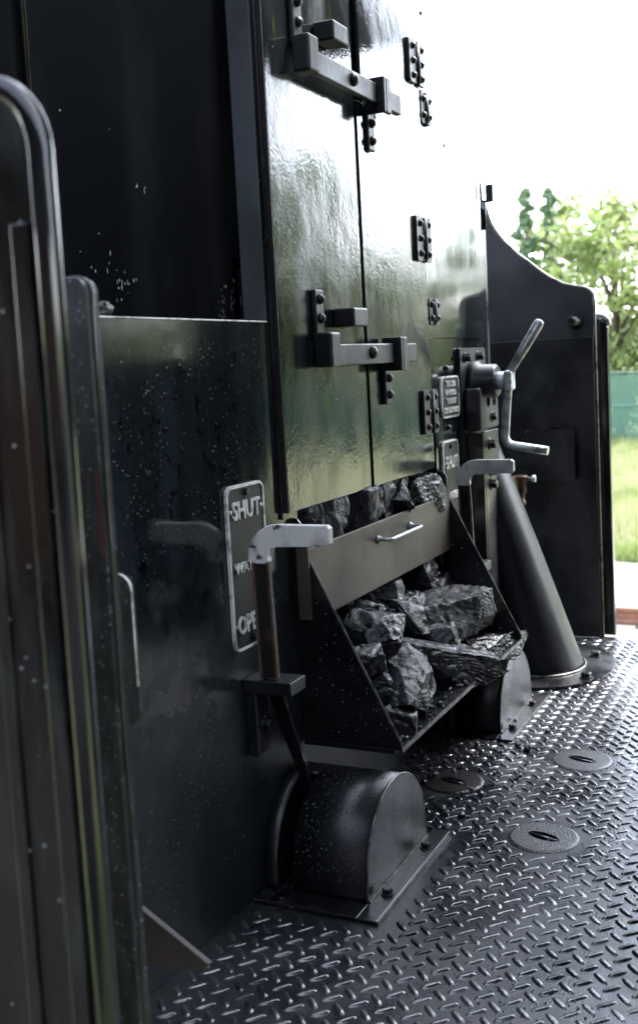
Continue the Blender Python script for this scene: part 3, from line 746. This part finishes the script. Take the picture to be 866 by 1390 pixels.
L(572, 955, .845, (.045, .04, .028), 64, 'small chip resting right of the five-sided lump on the chute bottom', (0, 0, 20))
L(583, 925, .865, (.030, .025, .020), 27, 'tiny chip lying on the bare chute bottom', (0, 0, 0))
# above the board
L(398, 700, 1.065, (.11, .10, .12), 14, 'narrow lump at the far left above the board, behind the white grip', (0, 0, 10), True)
L(437, 697, 1.058, (.145, .10, .13), 15, 'speckled lump second from the left above the board', (0, 10, 10), True)
L(479, 693, 1.058, (.16, .11, .14), 16, 'largest pale lump above the left half of the board', (10, -8, 30), True)
L(508, 678, 1.065, (.12, .10, .12), 17, 'dark broken lump above the middle of the board', (0, 30, 0))
L(524, 668, 1.06, (.12, .10, .13), 18, 'tall thin lump left of the broad glittering one above the board', (0, 60, 30))
L(558, 671, 1.058, (.26, .12, .095), 19, 'broad glittering lump above the right half of the board', (0, 3, 0))
L(457, 684, 1.10, (.15, .12, .13), 65, 'dark lump between the speckled one and the largest pale one above the board', (0, 20, 40))
L(546, 648, 1.10, (.24, .12, .05), 20, 'flat dark lump under the right door edge', (0, -4, 0))
L(505, 660, 1.09, (.16, .12, .08), 21, 'shaded lump just under the seam between the doors', (0, 0, 0))
L(420, 690, 1.09, (.13, .12, .11), 22, 'lump in shade under the left door corner', (0, 0, 0))
# the heap inside
rs = random.Random(31)
heap = coal_mesh(40, (.20, .18, .13)); heap.materials.append(M['coal'])
heap2 = coal_mesh(41, (.17, .15, .12)); heap2.materials.append(M['coal_dull'])
n = 0
for row, (yy, zz) in enumerate(((.99, .285), (1.0, .33), (1.05, .38), (1.12, .45), (1.14, .52), (1.15, .59), (1.15, .65))):
    for k in range(5):
        x = 2.07+k*.17+rs.uniform(-.02, .02)
        o = bpy.data.objects.new('coal_lump', (heap, heap2)[n % 2]); COL.objects.link(o)
        o.location = (x, yy+rs.uniform(0, .03), zz+rs.uniform(-.01, .01)); o.rotation_euler = [rs.uniform(0, 6) for _ in range(3)]
        s = rs.uniform(.75, 1.05); o.scale = (s, s*.9, s)
        tag(o, 'dark coal lump deep in the shade of the heap behind the larger pieces', 'coal', GC); n += 1
# crumbs
bm = bmesh.new(); rs = random.Random(77)
for k in range(260):
    x = rs.uniform(2.0, 2.84); y = rs.uniform(.812, .95); r = rs.uniform(.002, .006)+.006*rs.random()**6
    bmesh.ops.create_icosphere(bm, subdivisions=1, radius=r, matrix=Matrix.Translation((x, y, BZ+r*.5)) @ Matrix.Rotation(rs.uniform(0, 6), 4, 'X') @ Matrix.Diagonal((1, rs.uniform(.6, 1), .7, 1)))
tag(build('coal_crumbs', bm, M['coal'], smooth=False), 'coal crumbs strewn on the bottom plate of the chute', 'coal crumbs', kind='stuff')
p = onY(131, 421, W+.03)
me = coal_mesh(50, (.07, .05, .035)); me.materials.append(M['coal_dull']); o = bpy.data.objects.new('coal_lump', me); COL.objects.link(o); o.location = (p.x-.01, W+.022, 1.105)
tag(o, 'small grey coal lump lying on the recess ledge at the left', 'coal')

# ================================================================== BRAKE GEAR
BX, BZc = 3.165, .932
g = empty('brake_gearbox', (BX, W, .79), 'black cast brake gearbox bolted to the tender wall behind the crank handle', 'gearbox')
bm = bmesh.new(); prism(bm, [(a, W-.001, b) for a, b in rrect(3.055, 3.30, .70, 1.034, .010)], (0, -.010, 0), .0015)
mp = build('mounting_plate', bm, M['satin'], g)
for x, z in ((3.10, 1.005), (3.225, 1.008)):
    bm = bmesh.new(); hexbolt(bm, (x, W-.011, z), (0, -1, 0), .012, .018); build('bolt', bm, M['satin'], g)
bm = bmesh.new(); lathe(bm, (BX, W-.011, BZc), (0, -1, 0), [(0, .062), (.02, .062), (.03, .052), (.072, .050), (.078, .044)], 28); build('bearing', bm, M['satin'], g)
bm = bmesh.new(); add_box(bm, 3.075, 3.262, .962, W-.012, .790, .915, .008, 3)
bx = build('gear_case', bm, M['satin'], g)
bm = bmesh.new()
for x in (3.155, 3.215): lathe(bm, (x, .9625, .872), (0, -1, 0), [(0, .016), (.002, .014)], 16)
build('oil_hole', bm, M['recess'], bx)
bm = bmesh.new(); hexbolt(bm, (3.19, .962, .825), (0, -1, 0), .012, .014); build('bolt', bm, M['satin'], bx)
# crank handle
c = empty('brake_crank', (BX, .92, BZc), 'two-armed bare steel brake crank handle in front of the curved wing plate', 'crank handle')
bm = bmesh.new(); lathe(bm, (BX, .943, BZc), (0, -1, 0), [(0, .024), (.005, .027), (.030, .027), (.035, .024)], 18); hexbolt(bm, (BX-.027, .925, BZc-.004), (-1, 0, 0), .006, .004)
add_box(bm, BX-.026, BX+.026, .886, .910, BZc-.030, BZc+.030, .008, 3); build('hub', bm, M['steel'], c)
bm = bmesh.new(); A = Vector((BX, .899, BZc+.02)); B = onX(734, 434, 3.2)
tube(bm, [A, A.lerp(B, .5), A.lerp(B, .93), A.lerp(B, .985), B], [.0125, .0145, .0150, .0125, .006], 16); build('upper_arm', bm, M['steel'], c)
bm = bmesh.new()
tube(bm, round_path([(BX, .900, BZc-.02), (BX, .905, .90), onX(685, 603, BX), onX(744, 612, BX)], .030, 6)[:] , .0130, 16); build('lower_arm', bm, M['steel'], c)
# vertical bracket channel under gearbox
br = empty('column_bracket', (3.17, W, .35), 'dark bolted steel bracket between the grey lever grip and the sloping column', 'bracket')
bm = bmesh.new(); prism(bm, [(3.09, W-.012, .782), (3.09, .962, .782), (3.09, .965, .0), (3.09, W-.001, .0)], (.012, 0, 0), .001); build('web', bm, M['paint'], br)
bm = bmesh.new(); add_box(bm, 3.103, 3.25, .962, .972, .002, .786, .002); build('face', bm, M['paint'], br)
for z in (.745, .665, .625):
    bm = bmesh.new(); hexbolt(bm, (3.155, .962, z), (0, -1, 0), .014, .018); build('bolt', bm, M['satin'], br)

# sloping column
bc = empty('brake_column', (3.40, .88, 0), 'broad sloping tapered black column bolted to the floor right of the chute', 'column')
bm = bmesh.new(); rows = []
K = 24; nn = 40
top = Vector((3.26, 1.035, .76)); bot = Vector((3.40, .885, .006))
for i in range(nn+1):
    t_ = i/nn; c_ = top.lerp(bot, t_); rx = .085+(.150-.085)*t_; ry = .055+(.128-.055)*t_
    c_ = c_ + Vector((0, -.004*math.sin(PI*t_), 0))
    rows.append([bm.verts.new((c_.x+rx*math.cos(2*PI*k/K), c_.y+ry*math.sin(2*PI*k/K), c_.z)) for k in range(K)])
for a, b in zip(rows, rows[1:]):
    for k in range(K): bm.faces.new((a[k], a[(k+1) % K], b[(k+1) % K], b[k])).smooth = True
bm.faces.new(rows[0]); bm.faces.new(rows[-1][::-1]); build('column_casing', bm, M['satin'], bc)
bm = bmesh.new(); 
prism(bm, [(3.415+.275*math.cos(a), .880+.215*math.sin(a), .002) for a in [2*PI*k/48 for k in range(48)] if .880+.215*math.sin(a) < 1.02], (0, 0, .008), .0015); build('flange', bm, M['bin'], bc)
bm = bmesh.new(); tube(bm, [(3.40+.153*math.cos(a), .885+.131*math.sin(a), .012) for a in [2*PI*k/40 for k in range(41)] ], .004, 6); build('weld_ring', bm, M['edge'], bc)
for p in (onZ(809, 891, .010), onZ(796, 920, .010)):
    bm = bmesh.new(); hexbolt(bm, p, (0, 0, 1), .016, .016); build('bolt', bm, M['satin'], bc)

# oil cup
oc = empty('oil_cup', (3.62, 1.0, .5), 'tarnished brass valve with a small side spindle behind the grey lever grip', 'valve')
p = onX(706, 645, 3.60)
bm = bmesh.new(); lathe(bm, (p.x, p.y, p.z), (0, 0, -1), [(0, .024), (.004, .027), (.016, .027), (.018, .020), (.06, .020), (.065, .014), (.085, .013), (.088, .017), (.10, .017), (.105, .010), (.15, .009)], 16); build('body', bm, M['brass'], oc)
bm = bmesh.new(); lathe(bm, (p.x, p.y-.02, p.z-.012), (0, -1, 0), [(0, .007), (.02, .006), (.022, .013), (.032, .012)], 12); build('spindle', bm, M['steel'], oc)
bm = bmesh.new(); tube(bm, [(p.x, p.y, p.z-.14), (p.x, p.y, .3), (p.x, p.y+.05, .0)], .011, 10); build('pipe', bm, M['paint'], oc)

# ================================================================== FAR WING
WX = 3.81
wg = empty('wing_plate', (WX, .95, 0), 'black wing plate with a sweeping concave top edge at the far side', 'wing plate')
cur = [(659, 280), (665, 300), (680, 322), (700, 342), (715, 350+3), (740, 372), (760, 383)]
prof = [(1.165, 1.565)]+[(onX(a, b, WX).y, onX(a, b, WX).z) for a, b in cur]
prof += [(.862, 1.236), (.83, 1.228), (.805, 1.222), (.790, 1.212), (.780, 1.196), (.777, 1.175)]
# smooth the sweep
def cr(pts, n=4):
    out = []
    for i in range(len(pts)-1):
        p0 = Vector(pts[max(i-1, 0)]); p1 = Vector(pts[i]); p2 = Vector(pts[i+1]); p3 = Vector(pts[min(i+2, len(pts)-1)])
        for k in range(n):
            t_ = k/n; out.append(tuple(.5*((2*p1)+(-p0+p2)*t_+(2*p0-5*p1+4*p2-p3)*t_*t_+(-p0+3*p1-3*p2+p3)*t_**3)))
    out.append(pts[-1]); return out
sw = cr(prof)
bm = bmesh.new(); prism(bm, [(WX, a, b) for a, b in sw]+[(WX, .777, .002), (WX, 1.42, .002), (WX, 1.42, 1.2), (WX, 1.17, 1.2)], (.008, 0, 0)); build('upper_sheet', bm, M['wing'], wg)
bm = bmesh.new(); add_box(bm, WX-.006, WX-.0005, .782, 1.42, .002, 1.055, .0015); build('lower_sheet', bm, M['paint'], wg)
bm = bmesh.new(); tube(bm, [(WX+.004, a, b) for a, b in sw]+[(WX+.004, .777, .002)], .0052, 8); build('edge_beading', bm, M['edge'], wg)
bm = bmesh.new(); p = onX(780, 436, WX); lathe(bm, (WX-.001, p.y, p.z), (-1, 0, 0), [(0, .026), (.012, .026), (.018, .018), (.03, .018), (.032, .012), (.055, .012)], 16); build('cable_boss', bm, M['paint'], wg)
bm = bmesh.new(); prism(bm, [(WX-.045, a, b) for a, b in rrect(.848, 1.02, .56, .742, .012)], (.005, 0, 0), .001); add_box(bm, WX-.041, WX-.007, .90, .93, .60, .70); build('bracket_plate', bm, M['paint'], wg)
# hook on top of the wing
HX = 3.372
a = onX(657, 273, HX); b = onX(652, 247, HX); d = onX(664, 252, HX)
hk = empty('lamp_hook', a, 'small dark hook with prong and square tab at the top of the wall edge', 'hook')
bm = bmesh.new(); z0 = a.z
tube(bm, round_path([(HX, b.y, b.z), (HX, b.y, z0), (HX, d.y-.004, z0)], .015), .0048, 8)
tube(bm, [(HX, a.y, z0), (HX, a.y, 1.40)], .0055, 8); build('prong', bm, M['paint'], hk)
bm = bmesh.new(); add_box(bm, HX-.006, HX+.006, d.y-.012, d.y+.012, z0-.003, d.z+.005, .002); build('tab', bm, M['paint'], hk)

# handrail pillar beyond the wing
hp = empty('handrail_pillar', (3.87, .757, 0), 'round-topped dark pillar standing just outside the far wing plate', 'pillar')
bm = bmesh.new(); prism(bm, [(3.845, a, b) for a, b in [(.800, .0), (.742, .0), (.742, 1.085), (.746, 1.105), (.757, 1.118), (.772, 1.122), (.790, 1.116), (.800, 1.10)]], (.045, 0, 0), .010, seg=3); build('post', bm, M['bead'], hp)
bm = bmesh.new(); tube(bm, [(3.868, .7395, 1.09), (3.868, .7425, 1.112), (3.868, .757, 1.1245), (3.868, .775, 1.128), (3.868, .795, 1.122)], .009, 8); build('cap_bead', bm, M['white'], hp)

# ================================================================== NEAR SIDE SHEETS
def edge_sheet(name, X, ye, ztop, r, zbot, yback, thick, label, cat, bead, m='side', group=None):
    o = empty(name, (X, ye, zbot), label, cat, group)
    out = [(yback, zbot), (yback, ztop)]
    out += [(ye+r-r*math.sin(R(a)), ztop-r+r*math.cos(R(a))) for a in range(0, 91, 10)] + [(ye, zbot)]
    bm = bmesh.new(); prism(bm, [(X, a, b) for a, b in out], (thick, 0, 0)); build('sheet', bm, M[m], o)
    bm = bmesh.new(); tube(bm, [(X+thick/2, a, b) for a, b in out[1:]], bead, 14); build('edge_beading', bm, M['bead'], o)
    return o
s1 = edge_sheet('side_sheet', .72, .588, 1.247, .060, -.6, 1.6, .012, 'tall glossy black side sheet with rounded corner and thick polished beading, at the left edge', 'side sheet', .011)
# added strips standing in for the vertical reflection bands on its face
for y0, y1, zt in ((.600, .618, 1.13), (.655, .668, 1.17), (.715, .735, 1.2)):
    bm = bmesh.new(); add_box(bm, .7160, .7195, y0, y1, -.6, zt, .0012); build('reflection_band', bm, M['side'], s1)
s2 = edge_sheet('pillar_sheet', .98, .747, 1.112, .018, -.3, .95, .022, 'lower black sheet with rounded corner, right behind the tall side sheet', 'side sheet', .0028, 'side2')
bm = bmesh.new(); add_box(bm, .9785, .9797, .7485, .7505, .80, .90); build('reflection_line', bm, M['red'], s2)
bm = bmesh.new(); add_box(bm, .9785, .9797, .793, .7955, .78, .93); build('reflection_line', bm, M['red'], s2)
# small bracket plate behind (mirror of the one on the far wing)
bm = bmesh.new(); prism(bm, [(1.14, a, b) for a, b in rrect(.831, .99, .545, .748, .022)], (.006, 0, 0), .0012)
o = build('bracket_plate', bm, M['side2'], origin=(1.14, .9, .6))
bm = bmesh.new(); rr_ = [p_ for p_ in rrect(.831, .99, .545, .748, .022)]; rr_ = rr_[6:12][::-1] if False else [(.985, .748)]+[(a_, b_) for a_, b_ in rr_[6:12]]+[(.831, .60)]
tube(bm, [(1.1395, a_, b_) for a_, b_ in rr_], .0016, 6); build('edge_line', bm, M['border'], o)  # paler line along the top and one side of the plate
tag(o, 'small upright black plate with rounded corners and pale edge, left of the big plain wall', 'bracket plate')
p1 = onX(185, 1230, 1.2); p2 = onX(268, 1298, 1.2); d = (p2-p1).normalized(); q = p2+d*.02; q0 = p1-d*.15
bm = bmesh.new(); prism(bm, [q0, q, (1.2, q.y+.01, q.z-.012), (1.2, q0.y, q.z-.03)], (.01, 0, 0), .001)
o = build('gusset_plate', bm, M['board'], origin=p1); tag(o, 'brownish sloping gusset plate at the bottom left corner', 'gusset')

# ================================================================== LOCOMOTIVE CAB (mirrored in the tender's paint)
cb = empty('locomotive_cab', (2.43, -1.2, 0), 'dark locomotive cab facing the tender, mirrored in its glossy paint', 'locomotive cab')
bm = bmesh.new(); n = 12; pr = []
for i in range(n+1):
    x = .98+(3.95-.98)*i/n; pr.append((x, -2.2, 2.17+.22*math.sin(PI*i/n)))
prism(bm, pr+[(a, b, c+.03) for a, b, c in pr[::-1]], (0, 2.75, 0)); build('roof', bm, M['sleeve'], cb)
bm = holed_sheet([-2.2, -1.15, -.42, -.06], [-.4, 1.07, 2.0, 2.28], lambda i, j: not (i == 1 and j == 1), 0, .02)
for v in bm.verts: v.co = Vector((3.88+v.co.y, v.co.x, v.co.z))
build('side_sheet', bm, M['sleeve'], cb)
bm = holed_sheet([-2.2, -1.15, -.42, -.16], [-.4, 1.07, 2.0, 2.28], lambda i, j: not (i == 1 and j == 1), 0, .02)
for v in bm.verts: v.co = Vector((1.0+v.co.y, v.co.x, v.co.z))
build('side_sheet', bm, M['sleeve'], cb)
bm = bmesh.new(); add_box(bm, 1.03, 3.87, -2.2, -2.15, 0, 2.3); lathe(bm, (2.43, -2.14, 1.0), (0, 1, 0), [(0, .75), (.5, .75), (.55, .7)], 32); build('backhead', bm, M['sleeve'], cb)

# ================================================================== LIGHT
w = bpy.data.worlds.new('World'); sc.world = w; w.use_nodes = True
N = w.node_tree.nodes; Lk = w.node_tree.links; bg = N['Background']
sky = N.new('ShaderNodeTexSky'); sky.sky_type = 'NISHITA'; sky.sun_disc = False
SUN_EL, SUN_AZ = R(52), R(-40)      # azimuth measured from +X towards +Y
sd = Vector((math.cos(SUN_EL)*math.cos(SUN_AZ), math.cos(SUN_EL)*math.sin(SUN_AZ), math.sin(SUN_EL)))
sky.sun_elevation = SUN_EL; sky.sun_rotation = math.atan2(sd.x, sd.y)
sky.dust_density = 1.5; sky.air_density = 1.; sky.ozone_density = 1.5
bw = N.new('ShaderNodeRGBToBW'); mx = N.new('ShaderNodeMix'); mx.data_type = 'RGBA'; mx.inputs['Factor'].default_value = .72
Lk.new(sky.outputs[0], bw.inputs[0]); Lk.new(sky.outputs[0], mx.inputs[6]); cl = N.new('ShaderNodeMix'); cl.data_type = 'RGBA'; cl.blend_type = 'MULTIPLY'; cl.inputs['Factor'].default_value = 1.; cl.inputs[7].default_value = (.95, 1.0, 1.07, 1)
Lk.new(bw.outputs[0], cl.inputs[6]); Lk.new(cl.outputs[2], mx.inputs[7]); Lk.new(mx.outputs[2], bg.inputs['Color'])
bg.inputs['Strength'].default_value = .15
sl = bpy.data.lights.new('sun', 'SUN'); so = bpy.data.objects.new('sun', sl); COL.objects.link(so)
sl.energy = 1.2; sl.angle = R(14); sl.color = (1, .975, .94)
so.rotation_euler = (-sd).to_track_quat('-Z', 'Y').to_euler()
vs = sc.view_settings; vs.view_transform = 'Standard'; vs.look = 'None'; vs.exposure = 3.72; vs.gamma = 1; vs.use_curve_mapping = False
sc.cycles.use_denoising = True
sc.cycles.max_bounces = 8
